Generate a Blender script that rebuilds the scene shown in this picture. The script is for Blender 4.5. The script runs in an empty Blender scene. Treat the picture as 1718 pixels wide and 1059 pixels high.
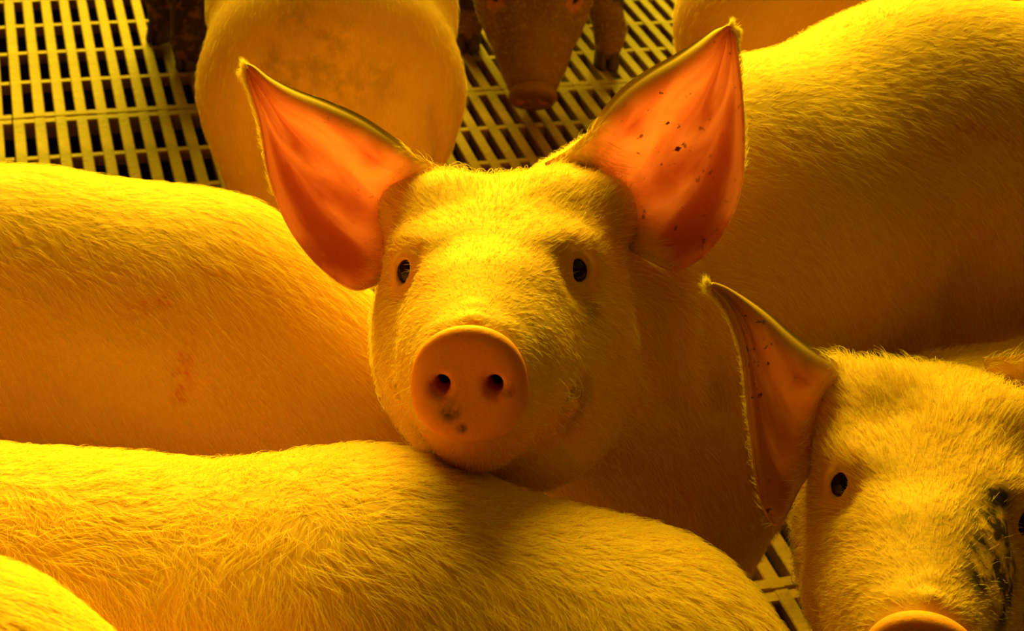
import bpy, math
import numpy as np
from mathutils import Matrix, Vector

rng = np.random.default_rng(7)
scene = bpy.context.scene
COL = scene.collection

# ------------------------------------------------------------------ camera
F_PX, W_PX, H_PX = 2756.5, 1718.0, 1059.0
PITCH, ROLL, CAM_H = math.radians(31.95), 0.08, 1.0
_c, _s, _cr, _sr = math.cos(PITCH), math.sin(PITCH), math.cos(ROLL), math.sin(ROLL)
C0 = np.array([0, 0, CAM_H])
FW = np.array([0, _c, -_s]); _R = np.array([1.0, 0, 0]); _D = np.array([0, -_s, -_c])
IX = _cr * _R - _sr * _D
IY = _sr * _R + _cr * _D

def at(px, py, d):
    """world point seen at a pixel, d metres along the view axis"""
    return C0 + d * (FW + (px - W_PX / 2) / F_PX * IX + (py - H_PX / 2) / F_PX * IY)

def at_z(px, py, z):
    r = FW + (px - W_PX / 2) / F_PX * IX + (py - H_PX / 2) / F_PX * IY
    return C0 + r * ((z - CAM_H) / r[2])

def to_px(w):
    v = np.asarray(w) - C0
    d = v @ FW
    return W_PX / 2 + F_PX * (v @ IX) / d, H_PX / 2 + F_PX * (v @ IY) / d, d

cam_data = bpy.data.cameras.new('camera')
cam = bpy.data.objects.new('camera', cam_data)
COL.objects.link(cam)
cam_data.sensor_width = 36.0
cam_data.sensor_fit = 'HORIZONTAL'
cam_data.lens = 36.0 * F_PX / W_PX
cam_data.clip_start = 0.02
m = Matrix.Identity(4)
for i in range(3):
    m[i][0] = IX[i]; m[i][1] = -IY[i]; m[i][2] = -FW[i]; m[i][3] = C0[i]
cam.matrix_world = m
cam_data.dof.use_dof = True
cam_data.dof.focus_distance = 0.98
cam_data.dof.aperture_fstop = 19.0
scene.camera = cam

# ------------------------------------------------------------------ light
world = bpy.data.worlds.new('barn_air')
scene.world = world
world.use_nodes = True
bg = world.node_tree.nodes['Background']
bg.inputs['Color'].default_value = (1.0, 0.40, 0.0, 1)
bg.inputs['Strength'].default_value = 0.013

def sun(name, frm, color, strength, angle):
    l = bpy.data.lights.new(name, 'SUN')
    l.color = color; l.energy = strength; l.angle = math.radians(angle)
    o = bpy.data.objects.new(name, l)
    COL.objects.link(o)
    o.rotation_euler = Vector(frm).to_track_quat('Z', 'Y').to_euler()
    o.location = Vector(frm) * 3
    return o
sun('daylight', (-0.24, 1.30, 0.54), (1.0, 0.70, 0.012), 12.5, 44)
sun('overhead_fill', (0.20, 0.30, 1.0), (1.0, 0.60, 0.005), 0.42, 100)  # added soft fill from above for necks and upper flanks; source not seen

scene.view_settings.view_transform = 'Standard'
scene.view_settings.look = 'None'
scene.view_settings.gamma = 1
scene.view_settings.use_curve_mapping = False
scene.view_settings.exposure = 0.0

# ------------------------------------------------------------------ materials
def new_mat(name):
    mt = bpy.data.materials.new(name)
    mt.use_nodes = True
    nt = mt.node_tree
    nt.nodes.clear()
    out = nt.nodes.new('ShaderNodeOutputMaterial')
    return mt, nt, out

def N(nt, kind, **kw):
    n = nt.nodes.new(kind)
    for k, v in kw.items():
        if k.startswith('_'):
            setattr(n, k[1:], v)
        else:
            n.inputs[k.replace('__', ' ')].default_value = v
    return n

def noise(nt, scale, detail=4, rough=0.55, coord='Object', dist=0.0, stretch=None):
    tc = nt.nodes.new('ShaderNodeTexCoord')
    n = nt.nodes.new('ShaderNodeTexNoise')
    n.inputs['Scale'].default_value = scale
    n.inputs['Detail'].default_value = detail
    n.inputs['Roughness'].default_value = rough
    n.inputs['Distortion'].default_value = dist
    if stretch:
        mp = nt.nodes.new('ShaderNodeMapping')
        mp.inputs['Scale'].default_value = stretch
        nt.links.new(tc.outputs[coord], mp.inputs['Vector'])
        nt.links.new(mp.outputs['Vector'], n.inputs['Vector'])
    else:
        nt.links.new(tc.outputs[coord], n.inputs['Vector'])
    return n.outputs['Fac']

def ramp(nt, fac, lo, hi, a=0.0, b=1.0):
    r = nt.nodes.new('ShaderNodeMapRange')
    r.inputs['From Min'].default_value = lo; r.inputs['From Max'].default_value = hi
    r.inputs['To Min'].default_value = a; r.inputs['To Max'].default_value = b
    nt.links.new(fac, r.inputs['Value'])
    return r.outputs['Result']

def mix(nt, fac, a, b):
    mx = nt.nodes.new('ShaderNodeMix'); mx.data_type = 'RGBA'
    for sock, v in ((mx.inputs['Factor'], fac), (mx.inputs['A'], a), (mx.inputs['B'], b)):
        if hasattr(v, 'links'):
            nt.links.new(v, sock)
        else:
            sock.default_value = v if not isinstance(v, tuple) else tuple(v) + (1,)
    return mx.outputs['Result']

def mul(nt, a, b):
    mn = nt.nodes.new('ShaderNodeMath'); mn.operation = 'MULTIPLY'
    for i, v in enumerate((a, b)):
        if hasattr(v, 'links'):
            nt.links.new(v, mn.inputs[i])
        else:
            mn.inputs[i].default_value = v
    return mn.outputs[0]

def bump(nt, h, strength, dist):
    b = nt.nodes.new('ShaderNodeBump')
    b.inputs['Strength'].default_value = strength
    b.inputs['Distance'].default_value = dist
    nt.links.new(h, b.inputs['Height'])
    return b.outputs['Normal']

def mat_skin(name, tint=(0.80, 0.50, 0.30), tint2=(0.70, 0.38, 0.22), dirt_amount=0.25):
    mt, nt, out = new_mat(name)
    p = nt.nodes.new('ShaderNodeBsdfPrincipled')
    at_ = nt.nodes.new('ShaderNodeAttribute'); at_.attribute_name = 'mask'
    sep = nt.nodes.new('ShaderNodeSeparateColor')
    nt.links.new(at_.outputs['Color'], sep.inputs['Color'])
    col = mix(nt, ramp(nt, noise(nt, 9, 5), 0.35, 0.68), tint, tint2)
    speck = ramp(nt, noise(nt, 120, 3, 0.6), 0.70, 0.80)
    col = mix(nt, mul(nt, speck, dirt_amount * 2), col, (0.22, 0.10, 0.04))
    col = mix(nt, sep.outputs['Red'], col, (0.84, 0.27, 0.16))
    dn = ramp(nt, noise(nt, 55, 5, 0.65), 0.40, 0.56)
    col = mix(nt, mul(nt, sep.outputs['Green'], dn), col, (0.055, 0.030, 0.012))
    rn = ramp(nt, noise(nt, 160, 4, 0.7), 0.40, 0.62)
    col = mix(nt, mul(nt, sep.outputs['Blue'], rn), col, (0.62, 0.10, 0.04))
    nt.links.new(col, p.inputs['Base Color'])
    p.inputs['Roughness'].default_value = 0.62
    p.inputs['Specular IOR Level'].default_value = 0.25
    p.inputs['Subsurface Weight'].default_value = 0.25
    p.inputs['Subsurface Radius'].default_value = (1.0, 0.42, 0.15)
    p.inputs['Subsurface Scale'].default_value = 0.006
    h = noise(nt, 260, 4, 0.6)
    nt.links.new(bump(nt, h, 0.35, 0.0015), p.inputs['Normal'])
    nt.links.new(p.outputs[0], out.inputs['Surface'])
    return mt

def mat_thin(name, base, trans, fac, inner=True):
    """ear: opaque skin mixed with light that comes through; folds run from base to tip, furry at the base and rim"""
    mt, nt, out = new_mat(name)
    p = nt.nodes.new('ShaderNodeBsdfPrincipled')
    t = nt.nodes.new('ShaderNodeBsdfTranslucent')
    ec = nt.nodes.new('ShaderNodeAttribute'); ec.attribute_name = 'ec'
    sep = nt.nodes.new('ShaderNodeSeparateColor'); nt.links.new(ec.outputs['Color'], sep.inputs['Color'])
    mp = nt.nodes.new('ShaderNodeMapping'); mp.inputs['Scale'].default_value = (3.2, 3.8, 1)
    nt.links.new(ec.outputs['Vector'], mp.inputs['Vector'])
    nz = nt.nodes.new('ShaderNodeTexNoise'); nz.inputs['Scale'].default_value = 1.0; nz.inputs['Detail'].default_value = 3; nz.inputs['Distortion'].default_value = 1.0
    nt.links.new(mp.outputs['Vector'], nz.inputs['Vector'])
    n1 = ramp(nt, nz.outputs['Fac'], 0.36, 0.64)
    b2 = tuple(x * y for x, y in zip(base, (0.72, 0.50, 0.5)))
    t2 = tuple(x * y for x, y in zip(trans, (0.60, 0.38, 0.4)))
    cb = mix(nt, n1, base, b2); ct = mix(nt, n1, trans, t2)
    if inner:
        sp = ramp(nt, noise(nt, 150, 3, 0.55), 0.63, 0.69)
        area = ramp(nt, noise(nt, 14, 2), 0.40, 0.58)
        spot = mul(nt, sp, area)
        cb = mix(nt, spot, cb, (0.10, 0.02, 0.01)); ct = mix(nt, spot, ct, (0.06, 0.01, 0.004))
    nt.links.new(cb, p.inputs['Base Color']); nt.links.new(ct, t.inputs['Color'])
    p.inputs['Roughness'].default_value = 0.6
    p.inputs['Specular IOR Level'].default_value = 0.2
    mx = nt.nodes.new('ShaderNodeMixShader'); mx.inputs[0].default_value = fac
    nt.links.new(p.outputs[0], mx.inputs[1]); nt.links.new(t.outputs[0], mx.inputs[2])
    res = mx.outputs[0]
    if inner:
        fur = nt.nodes.new('ShaderNodeBsdfPrincipled')
        fur.inputs['Base Color'].default_value = (0.80, 0.50, 0.30, 1); fur.inputs['Roughness'].default_value = 0.7
        jn = nt.nodes.new('ShaderNodeMath'); jn.operation = 'MULTIPLY_ADD'
        nt.links.new(noise(nt, 60, 3), jn.inputs[0]); jn.inputs[1].default_value = 0.16; nt.links.new(sep.outputs['Red'], jn.inputs[2])
        f1 = ramp(nt, jn.outputs[0], 0.24, 0.42, 1, 0)
        f2 = ramp(nt, sep.outputs['Green'], 0.05, 0.15, 1, 0)
        fm = nt.nodes.new('ShaderNodeMath'); fm.operation = 'MAXIMUM'
        nt.links.new(f1, fm.inputs[0]); nt.links.new(f2, fm.inputs[1])
        m2 = nt.nodes.new('ShaderNodeMixShader')
        nt.links.new(fm.outputs[0], m2.inputs[0]); nt.links.new(res, m2.inputs[1]); nt.links.new(fur.outputs[0], m2.inputs[2])
        res = m2.outputs[0]
    nt.links.new(res, out.inputs['Surface'])
    return mt

def mat_plain(name, a, b, scale, rough, spec=0.4, bmp=0.3, bdist=0.001, bscale=None, coat=0.0):
    mt, nt, out = new_mat(name)
    p = nt.nodes.new('ShaderNodeBsdfPrincipled')
    nt.links.new(mix(nt, ramp(nt, noise(nt, scale, 5), 0.32, 0.68), a, b), p.inputs['Base Color'])
    p.inputs['Roughness'].default_value = rough
    p.inputs['Specular IOR Level'].default_value = spec
    p.inputs['Coat Weight'].default_value = coat
    if bmp:
        nt.links.new(bump(nt, noise(nt, bscale or scale * 6, 4), bmp, bdist), p.inputs['Normal'])
    nt.links.new(p.outputs[0], out.inputs['Surface'])
    return mt

def mat_hair(name, colr):
    mt, nt, out = new_mat(name)
    p = nt.nodes.new('ShaderNodeBsdfPrincipled')
    p.inputs['Base Color'].default_value = colr + (1,)
    p.inputs['Roughness'].default_value = 0.45
    p.inputs['Specular IOR Level'].default_value = 0.4
    t = nt.nodes.new('ShaderNodeBsdfTranslucent'); t.inputs['Color'].default_value = colr + (1,)
    mx = nt.nodes.new('ShaderNodeMixShader'); mx.inputs[0].default_value = 0.45
    nt.links.new(p.outputs[0], mx.inputs[1]); nt.links.new(t.outputs[0], mx.inputs[2])
    nt.links.new(mx.outputs[0], out.inputs['Surface'])
    return mt

M_SKIN = mat_skin('pig_skin')
M_DIRT_SHADE = mat_skin('pig_skin_dirt_shade', (0.28, 0.135, 0.07), (0.16, 0.075, 0.038), 0.5)  # background pigs: dirt plus their shade, both put into the skin colour
M_SNOUT = mat_skin('snout_skin', (0.86, 0.36, 0.20), (0.80, 0.28, 0.15), 0.2)
M_EAR_IN = mat_thin('ear_inside', (0.92, 0.34, 0.45), (1.0, 0.50, 0.9), 0.62)
M_EAR_OUT = mat_thin('ear_back', (0.84, 0.52, 0.32), (1.0, 0.62, 0.7), 0.6, inner=False)
M_EAR_SHADE = mat_thin('ear_inside_shade', (0.74, 0.42, 0.27), (0.95, 0.45, 0.3), 0.36)  # browner, less see-through: the shade on this ear is put into its colour
M_EAR_SHADE_OUT = mat_thin('ear_back_shade', (0.76, 0.50, 0.30), (0.95, 0.55, 0.3), 0.4, inner=False)  # back of the same ear, shade painted in likewise
M_HAIR = mat_hair('bristle', (0.98, 0.84, 0.50))
M_EYE = mat_plain('eye_dark', (0.012, 0.004, 0.002), (0.02, 0.007, 0.003), 40, 0.10, 0.18, 0)
M_HOOF = mat_plain('hoof_horn', (0.10, 0.06, 0.035), (0.05, 0.03, 0.02), 30, 0.6)
M_SLAT = mat_plain('slat_plastic', (0.44, 0.265, 0.14), (0.15, 0.082, 0.038), 9, 0.65, 0.3, 0.5, 0.002, 120)
M_PIT = mat_plain('pit_sludge', (0.02, 0.012, 0.008), (0.035, 0.02, 0.012), 8, 0.5)

# ------------------------------------------------------------------ object helpers
def link(name, data, mat=None, parent=None, smooth=True):
    o = bpy.data.objects.new(name, data)
    COL.objects.link(o)
    if mat is not None:
        data.materials.append(mat)
    if parent is not None:
        o.parent = parent
    return o

def tag(o, label=None, cat=None, group=None, kind=None):
    for k, v in (('label', label), ('category', cat), ('group', group), ('kind', kind)):
        if v:
            o[k] = v
    return o

def mesh_from(name, V, Fq, smooth=True):
    me = bpy.data.meshes.new(name)
    V = np.asarray(V, np.float32); Fq = np.asarray(Fq, np.int32)
    nf, k = Fq.shape
    me.vertices.add(len(V)); me.vertices.foreach_set('co', V.ravel())
    me.loops.add(nf * k); me.loops.foreach_set('vertex_index', Fq.ravel())
    me.polygons.add(nf)
    me.polygons.foreach_set('loop_start', np.arange(0, nf * k, k, dtype=np.int32))
    me.polygons.foreach_set('loop_total', np.full(nf, k, np.int32))
    me.polygons.foreach_set('use_smooth', np.full(nf, smooth, bool))
    me.update(); me.validate()
    return me

def unit(v):
    v = np.asarray(v, float)
    return v / (np.linalg.norm(v, axis=-1, keepdims=True) + 1e-12)

# ------------------------------------------------------------------ distance-field modelling
class Field:
    def __init__(self):
        self.pr = []
    def ell(self, c, r, R=None, k=0.02, sub=False):
        self.pr.append(('e', np.array(c, float), np.array(r, float), np.eye(3) if R is None else np.asarray(R), k, sub))
    def cone(self, a, b, ra, rb, k=0.02, sub=False):
        self.pr.append(('c', np.array(a, float), np.array(b, float), (ra, rb), k, sub))
    def path(self, pts, rad, k=0.02, sub=False):
        for i in range(len(pts) - 1):
            self.cone(pts[i], pts[i + 1], rad[i], rad[i + 1], k, sub)
    @staticmethod
    def dist(p, P):
        if p[0] == 'e':
            q = (P - p[1]) @ p[3]          # columns of R are the local axes
            k0 = np.sqrt(((q / p[2]) ** 2).sum(-1)) + 1e-9
            k1 = np.sqrt(((q / p[2] ** 2) ** 2).sum(-1)) + 1e-9
            return k0 * (k0 - 1) / k1
        a, b, (ra, rb) = p[1], p[2], p[3]
        ab = b - a
        t = np.clip(((P - a) @ ab) / (ab @ ab), 0, 1)
        return np.linalg.norm(P - a - t[..., None] * ab, axis=-1) - (ra + (rb - ra) * t)
    def eval(self, P, cull=None):
        D = np.full(P.shape[:-1], 9.0)
        for p in self.pr:
            k, sub = p[4], p[5]
            if cull is not None:
                cen, rad, dc = cull
                d0 = self.dist(p, cen)
                sel = (d0 < dc + 2 * rad + k + 0.02) if not sub else (d0 < 2 * rad + k + 0.02)
                if not sel.any():
                    continue
            else:
                sel = slice(None)
            d = self.dist(p, P[sel]); A = D[sel]
            if sub:
                h = np.maximum(k - np.abs(A + d), 0) / k
                D[sel] = np.maximum(A, -d) + h * h * k * 0.25
            else:
                h = np.maximum(k - np.abs(A - d), 0) / k
                D[sel] = np.minimum(A, d) - h * h * k * 0.25
        return D
    def hit(self, px, py):
        """where the line of sight through a pixel meets the surface"""
        r = unit(at(px, py, 1.0) - C0); t = 0.55
        for _ in range(60):
            d = float(self.eval((C0 + r * t)[None])[0]); t += d * 0.8
            if abs(d) < 0.0004 or t > 4: break
        return C0 + r * t
    def fold(self, pix, rad, k, sub, lift=0.0):
        pts = [self.hit(*p) for p in pix]
        pts = [p + unit(C0 - p) * lift for p in pts]
        self.path(pts, rad, k, sub)
    def bounds(self):
        lo, hi = np.full(3, 9.0), np.full(3, -9.0)
        for p in self.pr:
            if p[5]:
                continue
            if p[0] == 'e':
                r = p[2].max(); pts = [(p[1], r)]
            else:
                pts = [(p[1], p[3][0]), (p[2], p[3][1])]
            for c, r in pts:
                lo = np.minimum(lo, c - r); hi = np.maximum(hi, c + r)
        return lo - 0.02, hi + 0.02
    def mesh(self, h):
        B = 8
        lo, hi = self.bounds()
        nb = np.ceil((hi - lo) / (h * B)).astype(int) + 1
        bi = np.stack(np.meshgrid(*[np.arange(n) for n in nb], indexing='ij'), -1).reshape(-1, 3)
        cen = lo + (bi * B + (B - 1) / 2) * h
        dc = self.eval(cen)
        rad = h * B * 0.87
        near = np.abs(dc) < rad * 1.25 + 0.008
        D = np.empty((nb[0], B, nb[1], B, nb[2], B), np.float32)
        sgn = np.where(dc < 0, -1, 1).astype(np.float32).reshape(nb)
        D[:] = sgn[:, None, :, None, :, None]
        idx = np.where(near)[0]
        loc = np.stack(np.meshgrid(*[np.arange(B)] * 3, indexing='ij'), -1).reshape(-1, 3)
        for s in range(0, len(idx), 1500):
            ii = idx[s:s + 1500]
            P = lo + (bi[ii][:, None, :] * B + loc[None]) * h
            v = self.eval(P, (cen[ii], rad, np.maximum(dc[ii], 0))).astype(np.float32)
            b = bi[ii]
            D[b[:, 0], :, b[:, 1], :, b[:, 2], :] = v.reshape(-1, B, B, B)
        D = D.reshape(nb[0] * B, nb[1] * B, nb[2] * B)
        return nets(D, lo, h)

def nets(D, lo, h):
    ins = D < 0
    nx, ny, nz = D.shape
    cnt = np.zeros((nx - 1, ny - 1, nz - 1), np.int8)
    for a in (0, 1):
        for b in (0, 1):
            for c in (0, 1):
                cnt += ins[a:nx - 1 + a, b:ny - 1 + b, c:nz - 1 + c]
    cells = np.argwhere((cnt > 0) & (cnt < 8))
    vid = np.full(cnt.shape, -1, np.int32)
    vid[tuple(cells.T)] = np.arange(len(cells))
    corner = [(a, b, c) for a in (0, 1) for b in (0, 1) for c in (0, 1)]
    val = {o: D[cells[:, 0] + o[0], cells[:, 1] + o[1], cells[:, 2] + o[2]] for o in corner}
    acc = np.zeros((len(cells), 3)); n = np.zeros(len(cells))
    for o in corner:
        for ax in range(3):
            if o[ax]:
                continue
            o2 = list(o); o2[ax] = 1; o2 = tuple(o2)
            a, b = val[o], val[o2]
            cr = (a < 0) != (b < 0)
            t = np.where(cr, a / np.where(cr, a - b, 1), 0)
            for d in range(3):
                acc[:, d] += np.where(cr, (t if d == ax else o[d]), 0)
            n += cr
    V = lo + (cells + acc / n[:, None]) * h
    faces = []
    for ax in range(3):
        sl0 = [slice(None)] * 3; sl1 = [slice(None)] * 3
        sl0[ax] = slice(0, -1); sl1[ax] = slice(1, None)
        ch = ins[tuple(sl0)] != ins[tuple(sl1)]
        e = np.argwhere(ch)
        b, c = [d for d in range(3) if d != ax]
        shp = np.array(cnt.shape)
        ok = (e[:, b] > 0) & (e[:, c] > 0) & (e[:, b] < shp[b]) & (e[:, c] < shp[c]) & (e[:, ax] < shp[ax])
        e = e[ok]
        q = []
        for db, dc_ in ((-1, -1), (0, -1), (0, 0), (-1, 0)):
            f = e.copy(); f[:, b] += db; f[:, c] += dc_
            q.append(vid[tuple(f.T)])
        q = np.stack(q, 1)
        flip = ins[tuple(e.T)] if ax != 1 else ~ins[tuple(e.T)]
        q[~flip] = q[~flip][:, ::-1]
        faces.append(q)
    Fq = np.concatenate(faces)
    Fq = Fq[(Fq >= 0).all(1)]
    # light relaxation evens the grid steps out
    for _ in range(2):
        s = np.zeros_like(V); w = np.zeros(len(V))
        for i in range(4):
            a, b = Fq[:, i], Fq[:, (i + 1) % 4]
            for d in range(3):
                s[:, d] += np.bincount(a, V[b, d], len(V)) + np.bincount(b, V[a, d], len(V))
            w += np.bincount(a, minlength=len(V)) + np.bincount(b, minlength=len(V))
        V = V * 0.5 + 0.5 * s / np.maximum(w, 1)[:, None]
    return V, Fq

# ------------------------------------------------------------------ bristles
_sr2 = np.random.default_rng(3)
SWIRL = {kk: [(unit(_sr2.normal(size=3)), _sr2.random(2) * 6, unit(_sr2.normal(size=3))) for _ in range(3)] for kk in (55, 120, 260)}

def bristles(parent, V, Fq, count, flow, length, radius, keep=None, lift=0.35, jit=0.35, margin=160, name='bristles', facew=None, segs=4, curl=0.35):
    a, b, c, d = (V[Fq[:, i]] for i in range(4))
    fn = unit(np.cross(c - a, d - b)); fc = (a + b + c + d) / 4
    px, py, dep = (lambda v, dd: (W_PX / 2 + F_PX * (v @ IX) / dd, H_PX / 2 + F_PX * (v @ IY) / dd, dd))(fc - C0, (fc - C0) @ FW)
    view = unit(C0 - fc)
    ok = (dep > 0.2) & (px > -margin) & (px < W_PX + margin) & (py > -margin) & (py < H_PX + margin) & ((fn * view).sum(1) > -0.45)
    wgt = ok.astype(float)
    if facew is not None:
        wgt *= facew
    if keep is not None:
        wgt *= keep(fc)
    if wgt.sum() < 1:
        return None
    f = rng.choice(len(Fq), count, p=wgt / wgt.sum())
    u, v = rng.random((2, count, 1))
    root = (a[f] * (1 - u) + b[f] * u) * (1 - v) + (d[f] * (1 - u) + c[f] * u) * v
    nrm = fn[f]
    fl = flow(root)
    # neighbouring strands lean alike: a smooth field of swirls
    tuft = np.zeros((count, 3))
    for kk in (55, 120, 260):
        for ax in range(3):
            w3 = SWIRL[kk][ax]
            tuft[:, ax] += 0.35 * np.sin(root @ w3[0] * kk + w3[1][0]) * np.cos(root @ w3[2] * kk + w3[1][1])
    dr = unit(fl) + jit * tuft * 0.9 + jit * 1.1 * (rng.random((count, 3)) - 0.5)
    dr = dr - (dr * nrm).sum(1, keepdims=True) * nrm
    dr = unit(unit(dr) + lift * nrm * (0.5 + rng.random((count, 1))))
    L = (length(root) * (0.55 + 0.7 * rng.random(count)))[:, None]
    side = np.cross(dr, nrm) * (rng.random((count, 1)) - 0.5) * curl
    t = np.linspace(0, 1, segs)
    pts = np.empty((count, segs, 3), np.float32)
    for i, ti in enumerate(t):
        pts[:, i] = root + dr * L * ti + side * L * ti * ti - nrm * L * ti * ti * lift * 0.75
        pts[:, i, 2] -= (L[:, 0] * ti * ti * 0.10)
    cv = bpy.data.hair_curves.new(name)
    cv.add_curves([segs] * count)
    cv.attributes['position'].data.foreach_set('vector', pts.ravel())
    rd = cv.attributes.get('radius') or cv.attributes.new('radius', 'FLOAT', 'POINT')
    rr = (radius * (0.7 + 0.6 * rng.random((count, 1))) * np.array([1, 0.85, 0.6, 0.2])[None, :segs]).astype(np.float32)
    rd.data.foreach_set('value', rr.ravel())
    cv.materials.append(M_HAIR)
    o = bpy.data.objects.new(name, cv)
    COL.objects.link(o); o.parent = parent
    o['kind'] = 'stuff'
    return o

# ------------------------------------------------------------------ pig anatomy
class Frame:
    """head frame: x out of the snout, y to the pig's left, z up; origin between the eyes"""
    def __init__(self, o, x, y):
        self.o = np.asarray(o, float)
        x = unit(x); y = np.asarray(y, float); y = unit(y - (y @ x) * x)
        self.R = np.stack([x, y, np.cross(x, y)], 1)
    def p(self, *v):
        v = np.asarray(v[0] if len(v) == 1 else v, float)
        return self.o + v @ self.R.T
    def inv(self, w):
        return (np.asarray(w) - self.o) @ self.R

SNOUT = np.array([0.150, 0, -0.045])

def head_field(f, fr, s=1.0, detail=True, jowl=1.0):
    R = fr.R
    P = lambda *v: fr.p(np.array(v) * s)
    E = lambda c, r, k=0.02, sub=False, rot=None: f.ell(P(*c), np.array(r) * s, R if rot is None else R @ rot, k * s, sub)
    K = lambda a, b, ra, rb, k=0.02, sub=False: f.cone(P(*a), P(*b), ra * s, rb * s, k * s, sub)
    E((-0.070, 0, -0.004), (0.075, 0.074, 0.058), 0.04)
    K((-0.015, 0, -0.028), (0.070, 0, -0.042), 0.060, 0.046, 0.04)
    K((0.070, 0, -0.042), (0.116, 0, -0.044), 0.045, 0.0345, 0.03)
    K((0.116, 0, -0.044), (0.124, 0, -0.045), 0.0345, 0.014, 0.008)
    for y in (1, -1):
        E((-0.030, y * 0.043 * jowl, -0.058), (0.072, 0.040 * jowl, 0.058), 0.035)
        E((-0.010, y * 0.042, 0.017), (0.028, 0.021, 0.010), 0.03)
        K((0.035, y * 0.034, -0.062), (0.112, y * 0.012, -0.070), 0.026, 0.020, 0.02)
        K((-0.055, y * 0.045, 0.030), (-0.062, y * 0.066, 0.036), 0.030, 0.022, 0.025)
    E((0.015, 0, -0.004), (0.055, 0.046, 0.024), 0.03)
    K((-0.02, 0, -0.080), (0.119, 0, -0.082), 0.045, 0.017, 0.022)
    for y in (1, -1):
        E((SNOUT[0] - 0.010, y * 0.0148, SNOUT[2] + 0.001), (0.032, 0.0062, 0.0074), 0.002, True)
    if detail:
        for y in (1, -1):
            # wrinkles behind the snout disc
            for xx, zz in ((0.126, -0.0125), (0.112, -0.0085)):
                K((xx, 0, zz), (xx - 0.004, y * 0.018, zz - 0.006), 0.0042, 0.0038, 0.005)
                K((xx - 0.004, y * 0.018, zz - 0.006), (xx - 0.012, y * 0.032, zz - 0.022), 0.0038, 0.002, 0.005)
            # mouth line and smile crease
            K((0.124, y * 0.004, -0.0835), (0.095, y * 0.030, -0.0770), 0.002, 0.003, 0.006, True)
            K((0.095, y * 0.030, -0.0770), (0.055, y * 0.058, -0.060), 0.003, 0.003, 0.008, True)
            # eye socket, lids and their opening
            od = unit(np.array([0.80, y * 0.56, 0.18])); up = np.array([0, 0, 1.0]); si = unit(np.cross(up, od)); up = np.cross(od, si)
            rot = np.stack([od, si, up], 1)
            ec = EYE * np.array([1, y, 1])
            E(ec + od * 0.0215, (0.012, 0.016, 0.015), 0.016, True, rot)
            E(ec, (0.0138, 0.0130, 0.0150), 0.008, False, rot)
            E(ec + od * 0.012, (0.012, 0.0056, 0.0082), 0.002, True, rot)

EYE = np.array([0.016, 0.0500, 0.002])

def eye_mesh(r):
    V, Q = [], []
    nu, nv = 28, 18
    for j in range(nv + 1):
        th = math.pi * j / nv
        for i in range(nu):
            ph = 2 * math.pi * i / nu
            V.append((r * math.sin(th) * math.cos(ph), r * math.sin(th) * math.sin(ph), r * math.cos(th)))
    for j in range(nv):
        for i in range(nu):
            Q.append((j * nu + i, (j + 1) * nu + i, (j + 1) * nu + (i + 1) % nu, j * nu + (i + 1) % nu))
    return mesh_from('eye', V, Q)
EYE_MESH = eye_mesh(0.0112)
EYE_MESH.materials.append(M_EYE)

def hoof_mesh():
    # one toe of a trotter: a wedge that flares to the ground, pointed in front (+x)
    prof = [(-0.016, 0.0), (-0.014, -0.009), (0.004, -0.011), (0.020, -0.006), (0.027, 0.0), (0.020, 0.006), (0.004, 0.009), (-0.014, 0.007)]
    V, Q = [], []
    rows = ((0.0, 1.0, 0.004), (0.006, 1.02, 0.003), (0.022, 0.86, -0.002), (0.034, 0.66, -0.006), (0.038, 0.3, -0.007))
    n = len(prof)
    for z, sc, sh in rows:
        for x, y in prof:
            V.append((x * sc + sh, y * sc, z))
    for j in range(len(rows) - 1):
        for i in range(n):
            Q.append((j * n + i, j * n + (i + 1) % n, (j + 1) * n + (i + 1) % n, (j + 1) * n + i))
    for base in (0, (len(rows) - 1) * n):
        ids = [base + i for i in range(n)]
        if base == 0: ids = ids[::-1]
        Q += [(ids[0], ids[1], ids[2], ids[7]), (ids[7], ids[2], ids[3], ids[6]), (ids[6], ids[3], ids[4], ids[5])]
    me = mesh_from('hoof', V, Q)
    me.materials.append(M_HOOF)
    return me
HOOF = hoof_mesh()

def catmull(P, n):
    P = np.asarray(P, float)
    Q = np.concatenate([[2 * P[0] - P[1]], P, [2 * P[-1] - P[-2]]])
    out = []
    m_ = len(P) - 1
    for t in np.linspace(0, m_ - 1e-9, n):
        i = int(t); u = t - i
        p0, p1, p2, p3 = Q[i:i + 4]
        out.append(0.5 * (2 * p1 + (p2 - p0) * u + (2 * p0 - 5 * p1 + 4 * p2 - p3) * u * u + (3 * p1 - p0 - 3 * p2 + p3) * u ** 3))
    return np.array(out)

def ear_surface(A, B, sag, back, nt=46, nv=26):
    """A, B: world points down the two edges, base to tip; back: unit vector to the ear's back; sag: cup depth per row"""
    a, b = catmull(A, nt), catmull(B, nt)
    sg = catmull(np.array(sag)[:, None], nt)[:, 0]
    v = np.linspace(0, 1, nv)
    G = a[:, None] * (1 - v)[None, :, None] + b[:, None] * v[None, :, None]
    w = np.sin(np.pi * v) ** 0.8
    ripple = 0.0010 * np.sin(v * 19)[None, :] * np.sin(np.linspace(0, 1, nt) * np.pi)[:, None] * w[None]
    prof = np.sin(np.pi * np.clip(np.linspace(0.12, 1, nt), 0, 1)) ** 0.6
    rim = (np.clip(1 - v / 0.11, 0, 1) ** 1.5)[None] * prof[:, None] * 0.017
    G = G + (rim + sg[:, None] * w[None] + ripple)[:, :, None] * back
    return G

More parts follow.
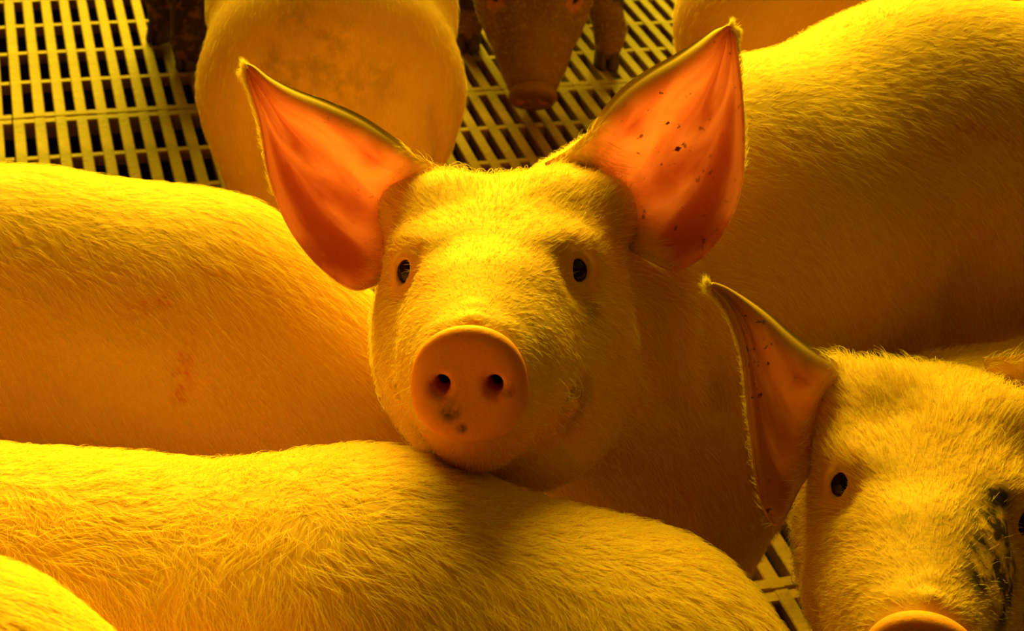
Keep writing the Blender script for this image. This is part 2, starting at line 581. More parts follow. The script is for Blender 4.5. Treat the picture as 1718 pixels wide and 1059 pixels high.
def ear_object(parent, G, thick, mats=(None, None)):
    nt, nv = G.shape[:2]
    du = np.gradient(G, axis=0); dv = np.gradient(G, axis=1)
    n = unit(np.cross(du, dv))
    if (n.mean((0, 1)) @ (C0 - G.mean((0, 1)))) < 0:
        n = -n
    v = np.linspace(0, 1, nv)
    edge = np.clip(np.minimum(v, 1 - v) * 9, 0, 1) ** 0.5
    tt = np.clip((1 - np.linspace(0, 1, nt)) * 12, 0.15, 1) ** 0.5
    th = thick * (0.25 + 0.75 * edge[None] * tt[:, None]) * (1.5 - 0.8 * np.linspace(0, 1, nt))[:, None]
    front = G + n * th[..., None] * 0.5
    backv = G - n * th[..., None] * 0.5
    V = np.concatenate([front.reshape(-1, 3), backv.reshape(-1, 3)])
    o = nt * nv
    id_ = np.arange(o).reshape(nt, nv)
    q = np.stack([id_[:-1, :-1], id_[1:, :-1], id_[1:, 1:], id_[:-1, 1:]], -1).reshape(-1, 4)
    ring = np.concatenate([id_[0, :-1], id_[:-1, -1], id_[-1, :0:-1], id_[:0:-1, 0]])
    r2 = np.roll(ring, -1)
    qe = np.stack([ring, r2, r2 + o, ring + o], 1)
    chk = np.cross(V[q[0, 2]] - V[q[0, 0]], V[q[0, 3]] - V[q[0, 1]]) @ n[0, 0]
    if chk < 0:
        q = q[:, ::-1]
    else:
        qe = qe[:, ::-1]
    Q = np.concatenate([q, q[:, ::-1] + o, qe])
    me = mesh_from('ear', V, Q)
    me.materials.append(mats[0] or M_EAR_IN); me.materials.append(mats[1] or M_EAR_OUT)
    mi = np.concatenate([np.zeros(len(q), np.int32), np.ones(len(q) + len(qe), np.int32)])
    me.polygons.foreach_set('material_index', mi)
    tg, vg = np.meshgrid(np.linspace(0, 1, nt), v, indexing='ij')
    ec = np.stack([tg, vg, np.zeros_like(tg), np.ones_like(tg)], -1).reshape(-1, 4).astype(np.float32)
    me.attributes.new('ec', 'FLOAT_COLOR', 'POINT').data.foreach_set('color', np.concatenate([ec, ec]).ravel())
    ob = link('ear', me, None, parent)
    return ob, V, Q[len(q):], q[: (nv - 1) * int(nt * 0.30)]

def snout_object(parent, fr, s, h=0.0012, mat=None):
    f = Field()
    P = lambda *v: fr.p(np.array(v) * s)
    cx, cz = SNOUT[0], SNOUT[2]
    tilt = np.array([[math.cos(0.10), 0, math.sin(0.10)], [0, 1, 0], [-math.sin(0.10), 0, math.cos(0.10)]])
    R = fr.R @ tilt
    f.ell(P(cx - 0.004, 0, cz), np.array((0.0125, 0.0330, 0.0300)) * s, R, 0.01 * s)
    f.ell(P(cx - 0.004, 0, cz + 0.014), np.array((0.0115, 0.024, 0.0175)) * s, R, 0.014 * s)
    f.ell(P(cx - 0.004, 0, cz - 0.012), np.array((0.0115, 0.026, 0.0170)) * s, R, 0.014 * s)
    f.ell(P(cx + 0.083, 0, cz), np.array((0.08, 0.08, 0.08)) * s, R, 0.009 * s, True)
    for y in (1, -1):
        f.ell(P(cx + 0.004, y * 0.0148, cz + 0.001), np.array((0.024, 0.0048, 0.0058)) * s, R, 0.005 * s, True)
    V, Q = f.mesh(h)
    me = mesh_from('snout_disc', V, Q)
    L = fr.inv(V) / s
    mask = np.zeros((len(V), 4), np.float32)
    for (yy, zz, rr) in ((-0.010, -0.058, 0.006), (0.022, -0.046, 0.004), (-0.004, -0.068, 0.003)):
        mask[:, 1] = np.maximum(mask[:, 1], np.clip(1.4 - np.hypot(L[:, 1] - yy, L[:, 2] - zz) / rr, 0, 0.8))
    nd = np.minimum(np.hypot(L[:, 1] - 0.0148, L[:, 2] - cz - 0.001), np.hypot(L[:, 1] + 0.0148, L[:, 2] - cz - 0.001))
    mask[:, 2] = np.clip(1.6 - nd / 0.0075, 0, 0.5)
    mk = me.attributes.new('mask', 'FLOAT_COLOR', 'POINT')
    mk.data.foreach_set('color', mask.ravel())
    o = link('snout_disc', me, mat or M_SNOUT, parent)
    o['label'] = 'round pink snout disc with two dark nostrils'
    return o

EAR_LOCAL = {}

def pig(label, spine, rad, fr, s=1.0, h=0.005, legs=(), hams=(), extra=None, mat=None, ears=None, masks=None,
        coat=0, hair_len=0.014, hair_r=0.00016, tail=None, detail=True, ear_mats=(None, None), snout_mat=None, shade_mud_legs=False, whiskers=0, down=0.75, jit=0.35, jowl=1.0, group='pigs crowded in the pen', crest=0.0):
    """spine: world points from neck to rump; legs: (top, knee, ankle, foot) chains, the foot at the floor"""
    root = bpy.data.objects.new('pig', None)
    COL.objects.link(root)
    base = np.mean([spine[0], spine[-1]], axis=0)
    root.location = (base[0], base[1], 0)
    root.empty_display_size = 0.1
    tag(root, label, 'pig', group)
    inv = Matrix.Translation((-base[0], -base[1], 0))
    f = Field()
    f.path(spine, rad, k=0.05)
    for c, r, R in hams:
        f.ell(c, r, R, k=0.05)
    for lg in legs:
        f.path(lg['p'], lg['r'], k=0.028)
    # neck into the head
    nb = fr.p(np.array([-0.075, 0, -0.030]) * s)
    f.cone(nb, spine[0], 0.066 * s, rad[0], k=0.03)
    head_field(f, fr, s, detail, jowl)
    if tail is not None:
        f.path(tail, np.linspace(0.011, 0.006, len(tail)), k=0.02)
    if extra:
        extra(f)
    V, Q = f.mesh(h)
    me = mesh_from('body', V, Q)
    mask = np.zeros((len(V), 4), np.float32); mask[:, 3] = 1
    L = fr.inv(V) / s
    for y in (1, -1):       # pink lids and lips
        d = np.linalg.norm((L - EYE * np.array([1, y, 1])) / np.array([1, 1, 1.15]), axis=1)
        mask[:, 0] = np.maximum(mask[:, 0], np.clip(1.9 - d / 0.0125, 0, 0.28))
    lip = np.clip(1.5 - np.abs(L[:, 2] + 0.086) / 0.014, 0, 1) * np.clip((L[:, 0] - 0.02) / 0.05, 0, 1) * (np.abs(L[:, 1]) < 0.06)
    mask[:, 0] = np.maximum(mask[:, 0], lip * 0.55)
    if shade_mud_legs:  # shade around the legs painted on in the dark mud colour
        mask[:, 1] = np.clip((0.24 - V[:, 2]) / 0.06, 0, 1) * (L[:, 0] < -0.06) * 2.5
    if masks:
        masks(V, L, mask)
    mk = me.attributes.new('mask', 'FLOAT_COLOR', 'POINT')
    mk.data.foreach_set('color', mask.ravel())
    kids = [link('body', me, mat or M_SKIN, root)]
    kids.append(snout_object(root, fr, s, 0.0012 if detail else 0.003, snout_mat))
    for y in (1, -1):
        e = link('eye', EYE_MESH, None, root)
        e.location = fr.p(EYE * np.array([1, y, 1]) * s); e.scale = (s, s, s)
        e['label'] = 'dark glossy eye'
        kids.append(e)
    # ears
    ear_geo = []
    if ears is None:
        ears = []
        for y in (1, -1):
            A, B, sag, bk = EAR_LOCAL['l' if y > 0 else 'r']
            ears.append(([fr.p(a * s) for a in A], [fr.p(b * s) for b in B], np.array(sag) * s, fr.R @ bk))
    for A, B, sag, bk in ears:
        G = ear_surface(A, B, sag, bk)
        o, EV, EQ, EB = ear_object(root, G, 0.0042 * s, ear_mats)
        ear_geo.append((EV, EQ, EB)); kids.append(o)
    for lg in legs:
        foot = np.array(lg['p'][-1]); hd = lg['dir']
        ang = math.atan2(hd[1], hd[0])
        for sd in (1, -1):
            o = link('hoof', HOOF, None, root)
            o.location = (foot[0] - sd * 0.0105 * hd[1], foot[1] + sd * 0.0105 * hd[0], 0.0)
            o.rotation_euler = (0, 0, ang - sd * 0.12)
            kids.append(o)
    if coat:
        tailward = unit(np.array(spine[-1]) - np.array(spine[0]))
        fwd = fr.R[:, 0]
        def flow(Pp):
            l = fr.inv(Pp) / s
            w = np.clip((l[:, 0] + 0.13) / 0.07, 0, 1)[:, None]
            body = tailward * 0.55 + np.array([0, 0, -down])
            hd = -fwd * 0.75 + fr.R[:, 2] * (np.tanh((l[:, 2] - 0.005) / 0.02) * 0.35 - 0.10)[:, None] + fr.R[:, 1] * (np.tanh(l[:, 1] / 0.03) * 0.35)[:, None]
            return body * (1 - w) + hd * w
        def lenf(Pp):
            l = fr.inv(Pp) / s
            w = np.clip((l[:, 0] + 0.02) / 0.12, 0, 1)
            top = np.clip(1 - np.linalg.norm((l - np.array([-0.07, 0, 0.05])) / np.array([0.10, 0.09, 0.06]), axis=1), 0, 1)
            return hair_len * (1 - 0.62 * w + crest * top)
        def keep(Pp):
            l = fr.inv(Pp) / s
            d = np.linalg.norm(l - SNOUT, axis=1)
            e1 = np.minimum(np.linalg.norm(l - EYE, axis=1), np.linalg.norm(l - EYE * [1, -1, 1], axis=1))
            headw = np.clip((l[:, 0] + 0.16) / 0.05, 0, 1)
            return (d > 0.036) * (e1 > 0.0165) * (1 + 0.9 * headw)
        hb = bristles(root, V, Q, coat, flow, lenf, hair_r, keep, jit=jit, facew=np.clip(1 - 0.9 * mask[:, 1][Q].mean(1), 0.02, 1))
        if hb: kids.append(hb)
        if whiskers:
            def wk(Pp):
                l = fr.inv(Pp) / s
                w = np.zeros(len(l))
                for c, r in (((0.0, 0.045, 0.03), 0.018), ((0.0, -0.045, 0.03), 0.018), ((0.09, 0.04, -0.07), 0.03), ((0.09, -0.04, -0.07), 0.03), ((-0.05, -0.07, -0.09), 0.03), ((-0.05, 0.07, -0.09), 0.03), ((-0.07, 0, 0.055), 0.07)):
                    w += np.linalg.norm(l - np.array(c), axis=1) < r
                return w
            hb = bristles(root, V, Q, whiskers, flow, lambda q: np.full(len(q), 0.030), hair_r * 1.2, wk, lift=0.9, jit=0.8, name='whiskers', curl=1.2)
            if hb: kids.append(hb)
        for EV, EQ, EB in ear_geo:
            cen = EV.mean(0); basep = fr.p(np.array([-0.06, 0, 0.03]) * s)
            outw = unit(cen - basep)
            hb = bristles(root, EV, EQ, max(300, coat // 14), lambda q, o_=outw: np.tile(o_ + np.array([0, 0, -0.2]), (len(q), 1)),
                          lambda q: np.full(len(q), hair_len * 0.55), hair_r * 0.85, name='ear_bristles', lift=0.5)
            if hb: kids.append(hb)
            hb = bristles(root, EV, EB, max(150, coat // 45), lambda q, o_=outw: np.tile(o_ * 0.6 + np.array([0, 0, -0.3]), (len(q), 1)),
                          lambda q: np.full(len(q), hair_len * 0.8), hair_r * 0.85, name='ear_bristles', lift=0.4)
            if hb: kids.append(hb)
    for k in kids:
        k.matrix_parent_inverse = inv
    return root, V, Q

def leg_front(top, foot, hd, s=1.0, bend=0.012):
    top = np.array(top, float); foot = np.array(foot, float); hd = np.append(unit(np.array(hd[:2], float)), 0)
    knee = top * 0.45 + foot * 0.55; knee[2] = max(0.45 * top[2], 0.10) * 0.95; knee += hd * bend
    ank = foot + np.array([0, 0, 0.052]) - hd * 0.012
    return dict(p=[top, (top * 0.6 + knee * 0.4) - hd * 0.02, knee, ank, foot + np.array([0, 0, 0.026])], r=[0.055 * s, 0.042 * s, 0.028 * s, 0.019 * s, 0.019 * s], dir=hd)

def leg_hind(top, foot, hd, s=1.0):
    top = np.array(top, float); foot = np.array(foot, float); hd = np.append(unit(np.array(hd[:2], float)), 0)
    stifle = top * 0.7 + foot * 0.3 + hd * 0.035; stifle[2] = top[2] * 0.68
    hock = foot + np.array([0, 0, 0.135]) - hd * 0.035
    ank = foot + np.array([0, 0, 0.05]) - hd * 0.014
    return dict(p=[top, stifle, hock, ank, foot + np.array([0, 0, 0.026])], r=[0.075 * s, 0.055 * s, 0.026 * s, 0.020 * s, 0.019 * s], dir=hd)

def standing(axis_front, axis_hip, r, off=0.058, skip=()):
    """four legs under a trunk; axis points are trunk centres over the shoulder and the hip"""
    a, b = np.array(axis_front, float), np.array(axis_hip, float)
    hd = unit((a - b) * [1, 1, 0]); sd = np.array([-hd[1], hd[0], 0])
    out = []
    for k, y in enumerate((1, -1)):
        if ('f', y) not in skip:
            t = a + sd * y * off + np.array([0, 0, -0.05]); ft = a + sd * y * (off - 0.004); ft[2] = 0
            out.append(leg_front(t, ft + hd * 0.01 * (k - .5), hd))
        if ('h', y) not in skip:
            t = b + sd * y * off * 0.9 + np.array([0, 0, -0.03]); ft = b + sd * y * (off - 0.004) - hd * 0.03; ft[2] = 0
            out.append(leg_hind(t, ft + hd * 0.02 * (k - .5), hd))
    return out

# ------------------------------------------------------------------ floor: slotted panels over a pit
def build_floor():
    q, rat, yaw = 0.0277, 3.75, 0.325
    pz = q * rat
    root = bpy.data.objects.new('floor', None); COL.objects.link(root)
    tag(root, 'dirty slotted floor of dull plastic panels under the pigs', kind='structure')
    ux = np.array([math.cos(yaw), math.sin(yaw)]); uy = np.array([-math.sin(yaw), math.cos(yaw)])
    rows = 5
    plen = (rows + 0.32) * pz
    ncol = 21
    pwid = ncol * q
    o0 = np.array([-0.79, 2.3233])
    # rib A sits two ribs above the last rib of its panel; the seam lies 3.16 rows below it
    seam = o0 - uy * 3.16 * pz - ux * q * 0.0
    bw, bh = q * 0.54, 0.020
    def bar(L, w, hgt, taper, bev):
        x0, x1 = -w / 2, w / 2
        prof = [(x0 + bev, 0), (x1 - bev, 0), (x1, -bev), (x1 - taper, -hgt), (x0 + taper, -hgt), (x0, -bev)]
        V = [(x, 0, z) for x, z in prof] + [(x, L, z) for x, z in prof]
        Q = [(i, i + 6, (i + 1) % 6 + 6, (i + 1) % 6) for i in range(6)] + [(0, 1, 2, 5), (5, 2, 3, 4), (7, 6, 11, 8), (8, 11, 10, 9)]
        return mesh_from('slat', V, Q, smooth=False)
    slat = bar(plen - 0.004, bw, bh, 0.002, 0.0012); slat.materials.append(M_SLAT)
    rib = bar(pwid - 0.002, 0.011, 0.016, 0.001, 0.001); rib.materials.append(M_SLAT)
    end = bar(pwid - 0.002, 0.0145, 0.024, 0.001, 0.0015); end.materials.append(M_SLAT)
    for pj in range(-5, 4):
        for pi in range(-3, 5):
            org = seam + ux * (pi * pwid - q * 0.5) + uy * pj * plen
            cen = org + ux * pwid / 2 + uy * plen / 2
            if not (-1.6 < cen[0] < 1.95 and 0.0 < cen[1] < 3.65):
                continue
            pn = bpy.data.objects.new('floor_panel', None); COL.objects.link(pn); pn.parent = root
            pn.location = (org[0], org[1], 0); pn.rotation_euler = (0, 0, yaw + rng.normal() * 0.0015)
            pn.location.z = 0 + rng.normal() * 0.0006 - 0.001
            for i in range(ncol):
                o = link('slat', slat, None, pn); o.location = (q * (i + 0.0) + bw / 2 + q * 0.02, 0.002, rng.normal() * 0.0003)
            for j in range(1, rows):
                o = link('cross_rib', rib, None, pn); o.location = (0.001, pz * (j + 0.16), -0.001); o.rotation_euler = (0, 0, -math.pi / 2)
            for yy in (0.009, plen - 0.009):
                o = link('end_strip', end, None, pn); o.location = (0.001, yy, -0.0005); o.rotation_euler = (0, 0, -math.pi / 2)
    x0, x1, y0, y1, zt, zb, w = -1.9, 2.2, -0.35, 3.9, -0.026, -1.2, 0.12
    V, Q = [], []
    def box(a, b):
        n = len(V)
        V.extend([(x, y, z) for z in (a[2], b[2]) for x, y in ((a[0], a[1]), (b[0], a[1]), (b[0], b[1]), (a[0], b[1]))])
        Q.extend([tuple(n + i for i in q_) for q_ in ((3, 2, 1, 0), (4, 5, 6, 7), (0, 1, 5, 4), (1, 2, 6, 5), (2, 3, 7, 6), (3, 0, 4, 7))])
    box((x0 - w, y0 - w, zb - w), (x1 + w, y1 + w, zb))
    box((x0 - w, y0 - w, zb), (x0, y1 + w, zt)); box((x1, y0 - w, zb), (x1 + w, y1 + w, zt))
    box((x0, y0 - w, zb), (x1, y0, zt)); box((x0, y1, zb), (x1, y1 + w, zt))
    tag(link('pit_floor', mesh_from('pit_floor', V, Q, False), M_PIT), 'dark manure pit below the slotted floor', kind='structure')
build_floor()

# ------------------------------------------------------------------ the pigs
def a_(*v): return np.array(v, float)

def surf(V, px, py):
    """the first vertex that the line of sight through a pixel meets"""
    r = unit(at(px, py, 1.0) - C0); v = V - C0; t = v @ r
    dd = np.linalg.norm(v - t[:, None] * r, axis=1)
    c = np.where(dd < 0.006)[0]
    if not len(c):
        return C0 - r
    return V[c[np.argmin(t[c])]]

def scratch(V, mask, paths):
    for pix, wd, a in paths:
        W = [surf(V, *p) for p in pix]
        for p, q in zip(W[:-1], W[1:]):
            ab = q - p; t = np.clip((V - p) @ ab / (ab @ ab + 1e-9), 0, 1)
            dd = np.linalg.norm(V - p - t[:, None] * ab, axis=1)
            mask[:, 2] = np.maximum(mask[:, 2], np.clip(1.5 - dd / wd, 0, 1) * a)

# --- pig in the middle, chin on its neighbour's back
Em = at(828, 456, 1.045); Sm = at(783, 650, 0.905)
se = unit(Sm - Em)
eL, eR = at(690, 463, 1.045), at(967, 450, 1.045)
lat = unit(eR - eL)                       # towards the pig's left
lat = unit(lat - (lat @ se) * se)
up_ = np.cross(se, lat)
ang = math.atan2(-SNOUT[2], SNOUT[0])
fwd_ = se * math.cos(ang) + up_ * math.sin(ang)
FR_MID = Frame(Em, fwd_, lat)
FR_MID.o = Em - FR_MID.R @ a_(EYE[0], 0, EYE[2]) * 0.6

def px_rows(rows, d0, d1, dB=0.0, pw=1.0):
    n = len(rows)
    A, B = [], []
    for i, (ax, ay, bx, by) in enumerate(rows):
        d = d0 + (d1 - d0) * (i / (n - 1)) ** pw
        d += (0.050, 0.032, 0.012)[i] if i < 3 else 0
        A.append(at(ax, ay, d)); B.append(at(bx, by, d + dB * (1 - i / (n - 1))))
    return A, B

ear_r_rows = [(775, 305, 700, 430), (735, 282, 655, 466), (695, 260, 622, 482), (650, 228, 586, 484), (602, 197, 530, 442), (546, 172, 482, 378), (490, 152, 451, 296), (450, 132, 437, 215), (425, 113, 420, 152), (412, 107, 411, 118)]
ear_l_rows = [(915, 275, 1020, 400), (952, 255, 1062, 424), (985, 227, 1096, 441), (1012, 188, 1137, 454), (1048, 148, 1183, 428), (1090, 118, 1222, 376), (1135, 93, 1245, 308), (1172, 70, 1249, 222), (1199, 52, 1243, 132), (1216, 46, 1233, 66), (1224, 42, 1227, 50)]
bk = unit(FW + a_(0, 0.2, 0.1))
A, B = px_rows(ear_r_rows, 1.085, 1.075, -0.01)
EAR_R = (A, B, [0.020, 0.024, 0.026, 0.026, 0.022, 0.016, 0.010, 0.005, 0.002, 0.0], bk)
A, B = px_rows(ear_l_rows, 1.090, 1.080, -0.015)
EAR_L = (A, B, [0.020, 0.024, 0.028, 0.028, 0.025, 0.020, 0.015, 0.009, 0.005, 0.002, 0.0], bk)
for key, (A, B, sg, b) in (('l', EAR_L), ('r', EAR_R)):
    EAR_LOCAL[key] = ([FR_MID.inv(x) for x in A], [FR_MID.inv(x) for x in B], sg, b @ FR_MID.R)

sp = [a_(0.075, 1.06, 0.375), a_(0.175, 1.135, 0.380), a_(0.33, 1.235, 0.398), a_(0.50, 1.325, 0.378), a_(0.64, 1.42, 0.350)]
rd = [0.100, 0.128, 0.138, 0.138, 0.120]
def mid_extra(f):
    # chest, shoulder blade and folds of the turned neck
    f.ell((0.165, 1.075, 0.27), (0.075, 0.085, 0.13), k=0.05)
    f.ell(FR_MID.p(-0.005, 0.01, -0.105), (0.07, 0.058, 0.04), FR_MID.R, k=0.03)
    f.path([FR_MID.p(-0.095, 0.080, 0.03), FR_MID.p(-0.095, 0.092, -0.02), FR_MID.p(-0.085, 0.085, -0.085)], [0.006, 0.008, 0.004], k=0.02, sub=True)
    f.cone(FR_MID.p(-0.07, 0.005, -0.06), (0.115, 1.03, 0.26), 0.062, 0.088, k=0.05)
    f.ell((0.130, 1.05, 0.20), (0.075, 0.085, 0.12), k=0.05)
    for e_, sg_ in ((EAR_L, 1), (EAR_R, -1)):
        a0, b0_, a3, b3 = e_[0][1], e_[1][1], e_[0][4], e_[1][4]
        ax = unit(b0_ - a0); ou = (a3 + b3) / 2 - (a0 + b0_) / 2; ou = unit(ou - (ou @ ax) * ax)
        f.ell((a0 + b0_) / 2 + FW * 0.006 - ou * 0.012, (0.036, 0.020, 0.017), np.stack([ax, ou, np.cross(ax, ou)], 1), k=0.02)
    f.fold([(1125, 440), (1140, 520), (1155, 600), (1165, 700)], [0.014, 0.017, 0.015, 0.006], 0.02, False, -0.008)
    f.fold([(1225, 500), (1235, 600), (1245, 720), (1255, 850)], [0.012, 0.015, 0.014, 0.010], 0.02, False, -0.007)
    f.fold([(1066, 436), (1076, 520), (1092, 600), (1120, 690)], [0.006, 0.008, 0.007, 0.002], 0.014, True)
    f.fold([(1180, 500), (1195, 600), (1205, 690)], [0.002, 0.004, 0.002], 0.014, True)
    f.fold([(1640, 430), (1615, 500), (1605, 570)], [0.003, 0.008, 0.008], 0.03, True)
def mid_masks(V, L, mask):
    scratch(V, mask, [([(1625, 205), (1680, 215), (1715, 230)], 0.006, 0.6), ([(1590, 235), (1620, 250)], 0.008, 0.4)])
    for (x, y, z, r, a) in ((0.03, -0.018, 0.02, 0.020, 0.5), (0.02, -0.030, 0.012, 0.012, 0.6), (0.035, 0.004, 0.005, 0.022, 0.3), (0.03, 0.065, -0.02, 0.012, 0.5), (0.07, 0.045, -0.05, 0.014, 0.35), (0.06, 0.055, -0.075, 0.02, 0.5)):
        d = np.linalg.norm(L - a_(x, y, z), axis=1)
        mask[:, 1] = np.maximum(mask[:, 1], np.clip(1.3 - d / r, 0, 1) * a)
mid_legs = standing((0.20, 1.14, 0.36), (0.60, 1.41, 0.36), 0.13, off=0.072, skip=(('f', 1),)) + [leg_front((0.180, 1.075, 0.29), (0.190, 1.055, 0), unit(a_(-0.83, -0.56, 0)))]
pig('pale pig in the middle with upright pink ears, chin resting on another pig\'s back', sp, rd, FR_MID, h=0.0024,
    legs=mid_legs, extra=mid_extra, ears=[EAR_L, EAR_R], masks=mid_masks, coat=52000, hair_len=0.014, hair_r=0.00012, crest=0.5, whiskers=260)

def side_frame(neck, hd, drop=0.25, s=1.0, ahead=0.17):
    hd = unit(np.array(hd, float) * [1, 1, 0])
    fwd = unit(hd + a_(0, 0, -drop))
    lat = np.cross(a_(0, 0, 1), hd)
    return Frame(np.array(neck) + hd * ahead + a_(0, 0, 0.02), fwd, lat)

# --- pig in front, carrying the chin
hd = unit(a_(-1, 0.05, 0))
sp = [a_(-0.66, 0.725, 0.315), a_(-0.52, 0.718, 0.302), a_(-0.36, 0.708, 0.293), a_(-0.23, 0.704, 0.292), a_(-0.07, 0.702, 0.308), a_(0.070, 0.688, 0.290), a_(0.160, 0.670, 0.240)]
rd = [0.088, 0.110, 0.116, 0.115, 0.120, 0.112, 0.082]
fg_legs = standing((-0.52, 0.728, 0.32), (0.06, 0.69, 0.30), 0.11)
pig('pig across the foreground whose bristly back carries another pig\'s chin', sp, rd, side_frame(sp[0], hd), h=0.0034,
    legs=fg_legs, coat=24000, hair_len=0.018, hair_r=0.00015, detail=False, down=1.7, jit=0.40)

# --- pig at the left edge, behind
sp = [a_(-0.80, 1.05, 0.315), a_(-0.66, 1.045, 0.303), a_(-0.50, 1.04, 0.300), a_(-0.36, 1.035, 0.300), a_(-0.24, 1.03, 0.297), a_(-0.130, 1.03, 0.255)]
rd = [0.088, 0.110, 0.118, 0.118, 0.116, 0.092]
lf_legs = standing((-0.68, 1.055, 0.32), (-0.21, 1.035, 0.30), 0.11)
pig('pig at the left edge with red scratches on its broad flank', sp, rd, side_frame(sp[0], a_(-1, 0.02, 0)), h=0.004,
    legs=lf_legs, masks=lambda V, L, mask: scratch(V, mask, [([(296, 590), (302, 630), (310, 672)], 0.006, 0.75), ([(215, 508), (250, 503), (285, 490)], 0.006, 0.5), ([(325, 545), (330, 600)], 0.004, 0.4)]),
    coat=26000, hair_len=0.015, hair_r=0.00011, detail=False)

# --- pig in the near left corner
hd = unit(a_(-1, -0.10, 0))
sp = [a_(-0.76, 0.45, 0.42), a_(-0.64, 0.455, 0.415), a_(-0.48, 0.465, 0.43), a_(-0.36, 0.47, 0.440), a_(-0.24, 0.47, 0.436), a_(-0.155, 0.466, 0.392)]
rd = [0.080, 0.095, 0.100, 0.100, 0.098, 0.080]
pig('pig whose bright back just enters the bottom left corner', sp, rd, side_frame(sp[0], hd), h=0.005,
    legs=standing((-0.66, 0.455, 0.40), (-0.21, 0.465, 0.39), 0.1, off=0.05), coat=5000, hair_len=0.012, detail=False)

# --- pig seen from behind
hd = unit(a_(-0.10, 1, 0))
sp = [a_(-0.295, 2.12, 0.31), a_(-0.268, 2.01, 0.305), a_(-0.245, 1.88, 0.30), a_(-0.228, 1.74, 0.30), a_(-0.213, 1.63, 0.285)]
rd = [0.085, 0.11, 0.125, 0.128, 0.122]
hams = [(a_(-0.213 - 0.050, 1.60, 0.235), (0.078, 0.085, 0.12), None), (a_(-0.213 + 0.055, 1.60, 0.235), (0.078, 0.085, 0.12), None)]
def rump_folds(f):
    f.fold([(590, 90), (600, 180), (605, 270), (605, 330)], [0.002, 0.004, 0.006, 0.008], 0.03, True)
    f.fold([(425, 130), (432, 220), (445, 310)], [0.002, 0.006, 0.007], 0.02, True)
    f.fold([(735, 190), (742, 270)], [0.003, 0.006], 0.02, True)
def rump_mask(V, L, mask):
    for px, py, r, a in ((470, 130, 0.035, 0.35), (530, 110, 0.03, 0.35), (590, 155, 0.03, 0.35), (640, 150, 0.03, 0.32), (560, 60, 0.03, 0.3), (495, 15, 0.025, 0.35), (450, 95, 0.02, 0.4)):
        d = np.linalg.norm(V - surf(V, px, py), axis=1)
        mask[:, 1] = np.maximum(mask[:, 1], np.clip(1.2 - d / r, 0, 1) * a)
pig('pig seen from behind, round rump turned to the viewer on the slats', sp, rd, side_frame(sp[0], hd), h=0.005,
    legs=standing((-0.262, 2.02, 0.30), (-0.213, 1.63, 0.28), 0.12, off=0.072), hams=hams, extra=rump_folds, masks=rump_mask, coat=12000, hair_len=0.010, detail=False)

# --- pig in the far top right
hd = unit(a_(1, 0.35, 0))
sp = [a_(0.83, 2.02, 0.32), a_(0.70, 1.975, 0.32), a_(0.55, 1.92, 0.318), a_(0.37, 1.86, 0.315), a_(0.265, 1.82, 0.29)]
rd = [0.085, 0.11, 0.12, 0.122, 0.105]
pig('pale pig at the top right beyond the middle pig\'s shoulder', sp, rd, side_frame(sp[0], hd), h=0.006,
    legs=standing((0.70, 1.975, 0.32), (0.33, 1.84, 0.30), 0.12), coat=5000, hair_len=0.010, detail=False)

# --- dirty pig sniffing the slats, its shade painted into the skin
Eh = a_(-0.005, 2.225, 0.165); Sh = a_(0.004, 2.135, 0.045)
se = unit(Sh - Eh); lat = a_(1, 0.03, 0)
lat = unit(lat - (lat @ se) * se); up_ = np.cross(se, lat)
FR_H = Frame(Eh, se * math.cos(ang) + up_ * math.sin(ang), lat)
sp = [a_(0.0, 2.40, 0.26), a_(0.0, 2.50, 0.29), a_(0.0, 2.65, 0.31), a_(0.01, 2.82, 0.315), a_(0.02, 2.95, 0.30)]
rd = [0.09, 0.11, 0.12, 0.12, 0.105]
fl = at_z(785, 78, 0.0); fq = at_z(1018, 108, 0.0)
hg = [leg_front((0.075, 2.46, 0.24), (fq[0], fq[1], 0), a_(0, -1, 0)), leg_front((-0.075, 2.48, 0.24), (fl[0], fl[1], 0), a_(0, -1, 0))]
hg += [l for i, l in enumerate(standing((0, 2.50, 0.30), (0.02, 2.95, 0.30), 0.11)) if i in (1, 3)]
pig('brown dirty pig with painted shade lowering its snout to the slats in the background', sp, rd, FR_H, h=0.005, legs=hg, mat=M_DIRT_SHADE, coat=4000, hair_len=0.008, s=1.04, snout_mat=M_DIRT_SHADE, shade_mud_legs=True)

# --- pig whose legs show at the top left
f1 = at_z(308, 106, 0.0); f2 = at_z(272, 62, 0.0)
hd = unit(a_(-0.30, -0.95, 0))
b0 = a_((f1[0] + f2[0]) / 2 - 0.03, (f1[1] + f2[1]) / 2 + 0.10, 0.32)
sp = [b0 + hd * 0.13 + a_(0, 0, 0.03), b0, b0 - hd * 0.16, b0 - hd * 0.32, b0 - hd * 0.42]
rd = [0.085, 0.11, 0.12, 0.12, 0.105]
lg = [leg_front(b0 + a_(0.05, 0.03, -0.06), (f1[0] + 0.012, f1[1], 0), hd, s=1.45), leg_front(b0 + a_(-0.055, -0.03, -0.06), (f2[0], f2[1], 0), hd, bend=0.0)]
lg += [l for i, l in enumerate(standing(b0, b0 - hd * 0.42, 0.11)) if i in (1, 3)]
pig('dirty pig with painted shade at the top left edge showing only its dark legs', sp, rd, side_frame(sp[0], hd, drop=0.0), h=0.005, legs=lg, mat=M_DIRT_SHADE, detail=False, snout_mat=M_DIRT_SHADE, shade_mud_legs=True)

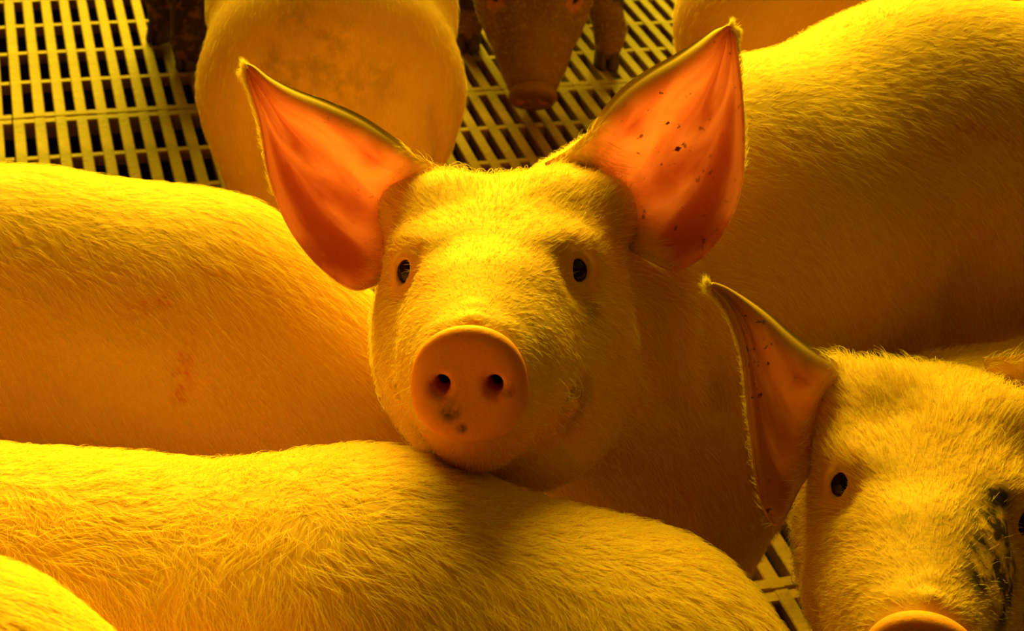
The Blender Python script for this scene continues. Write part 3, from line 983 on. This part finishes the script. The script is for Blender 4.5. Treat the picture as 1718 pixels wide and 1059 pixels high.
# --- pig at the lower right, looking up
Eb = at(1560, 838, 1.00); Sb = at(1545, 1105, 0.885)
se = unit(Sb - Eb)
lat = unit(at(1706, 836, 1.01) - at(1415, 832, 1.0))
lat = unit(lat - (lat @ se) * se); up_ = np.cross(se, lat)
FR_B = Frame(Eb, se * math.cos(ang) + up_ * math.sin(ang), lat)
FR_B.o = Eb - FR_B.R @ a_(EYE[0], 0, EYE[2]) * 0.6
rows = [(1475, 660, 1420, 735), (1440, 637, 1385, 765), (1405, 613, 1345, 815), (1372, 592, 1306, 882), (1332, 563, 1275, 835), (1292, 531, 1257, 705), (1256, 507, 1246, 595), (1222, 487, 1222, 525), (1200, 478, 1203, 498), (1192, 477, 1193, 484)]
A, B = px_rows(rows, 1.035, 1.000, -0.01)
EB_R = (A, B, [0.016, 0.018, 0.018, 0.018, 0.015, 0.012, 0.008, 0.004, 0.002, 0], bk)
lA, lB, lsg, lbk = EAR_LOCAL['l']
EB_L = ([FR_B.p(x) for x in lA], [FR_B.p(x) for x in lB], lsg, FR_B.R @ lbk)
sp = [a_(0.335, 0.955, 0.290), a_(0.45, 0.985, 0.285), a_(0.60, 1.02, 0.295), a_(0.76, 1.06, 0.295), a_(0.88, 1.09, 0.27)]
rd = [0.092, 0.105, 0.112, 0.112, 0.095]
def br_masks(V, L, mask):
    for px, py, r, a in ((1690, 880, 0.022, 1.5), (1680, 935, 0.020, 1.5), (1692, 828, 0.012, 1.2), (1708, 960, 0.026, 1.5), (1662, 962, 0.013, 1.2), (1610, 860, 0.016, 0.35), (1510, 860, 0.009, 0.4), (1700, 1030, 0.016, 1.0)):
        mask[:, 1] = np.maximum(mask[:, 1], np.clip(1.3 - np.linalg.norm(V - surf(V, px, py), axis=1) / r, 0, 1) * a)
pig('pig in the lower right corner with a drooping ear and a dirt-smeared cheek', sp, rd, FR_B, h=0.0027,
    legs=standing((0.45, 0.995, 0.32), (0.82, 1.085, 0.31), 0.11), ears=[EB_L, EB_R], masks=br_masks, coat=34000, hair_len=0.017, hair_r=0.00013, crest=0.9, jowl=0.8, whiskers=320, ear_mats=(M_EAR_SHADE, M_EAR_SHADE_OUT))
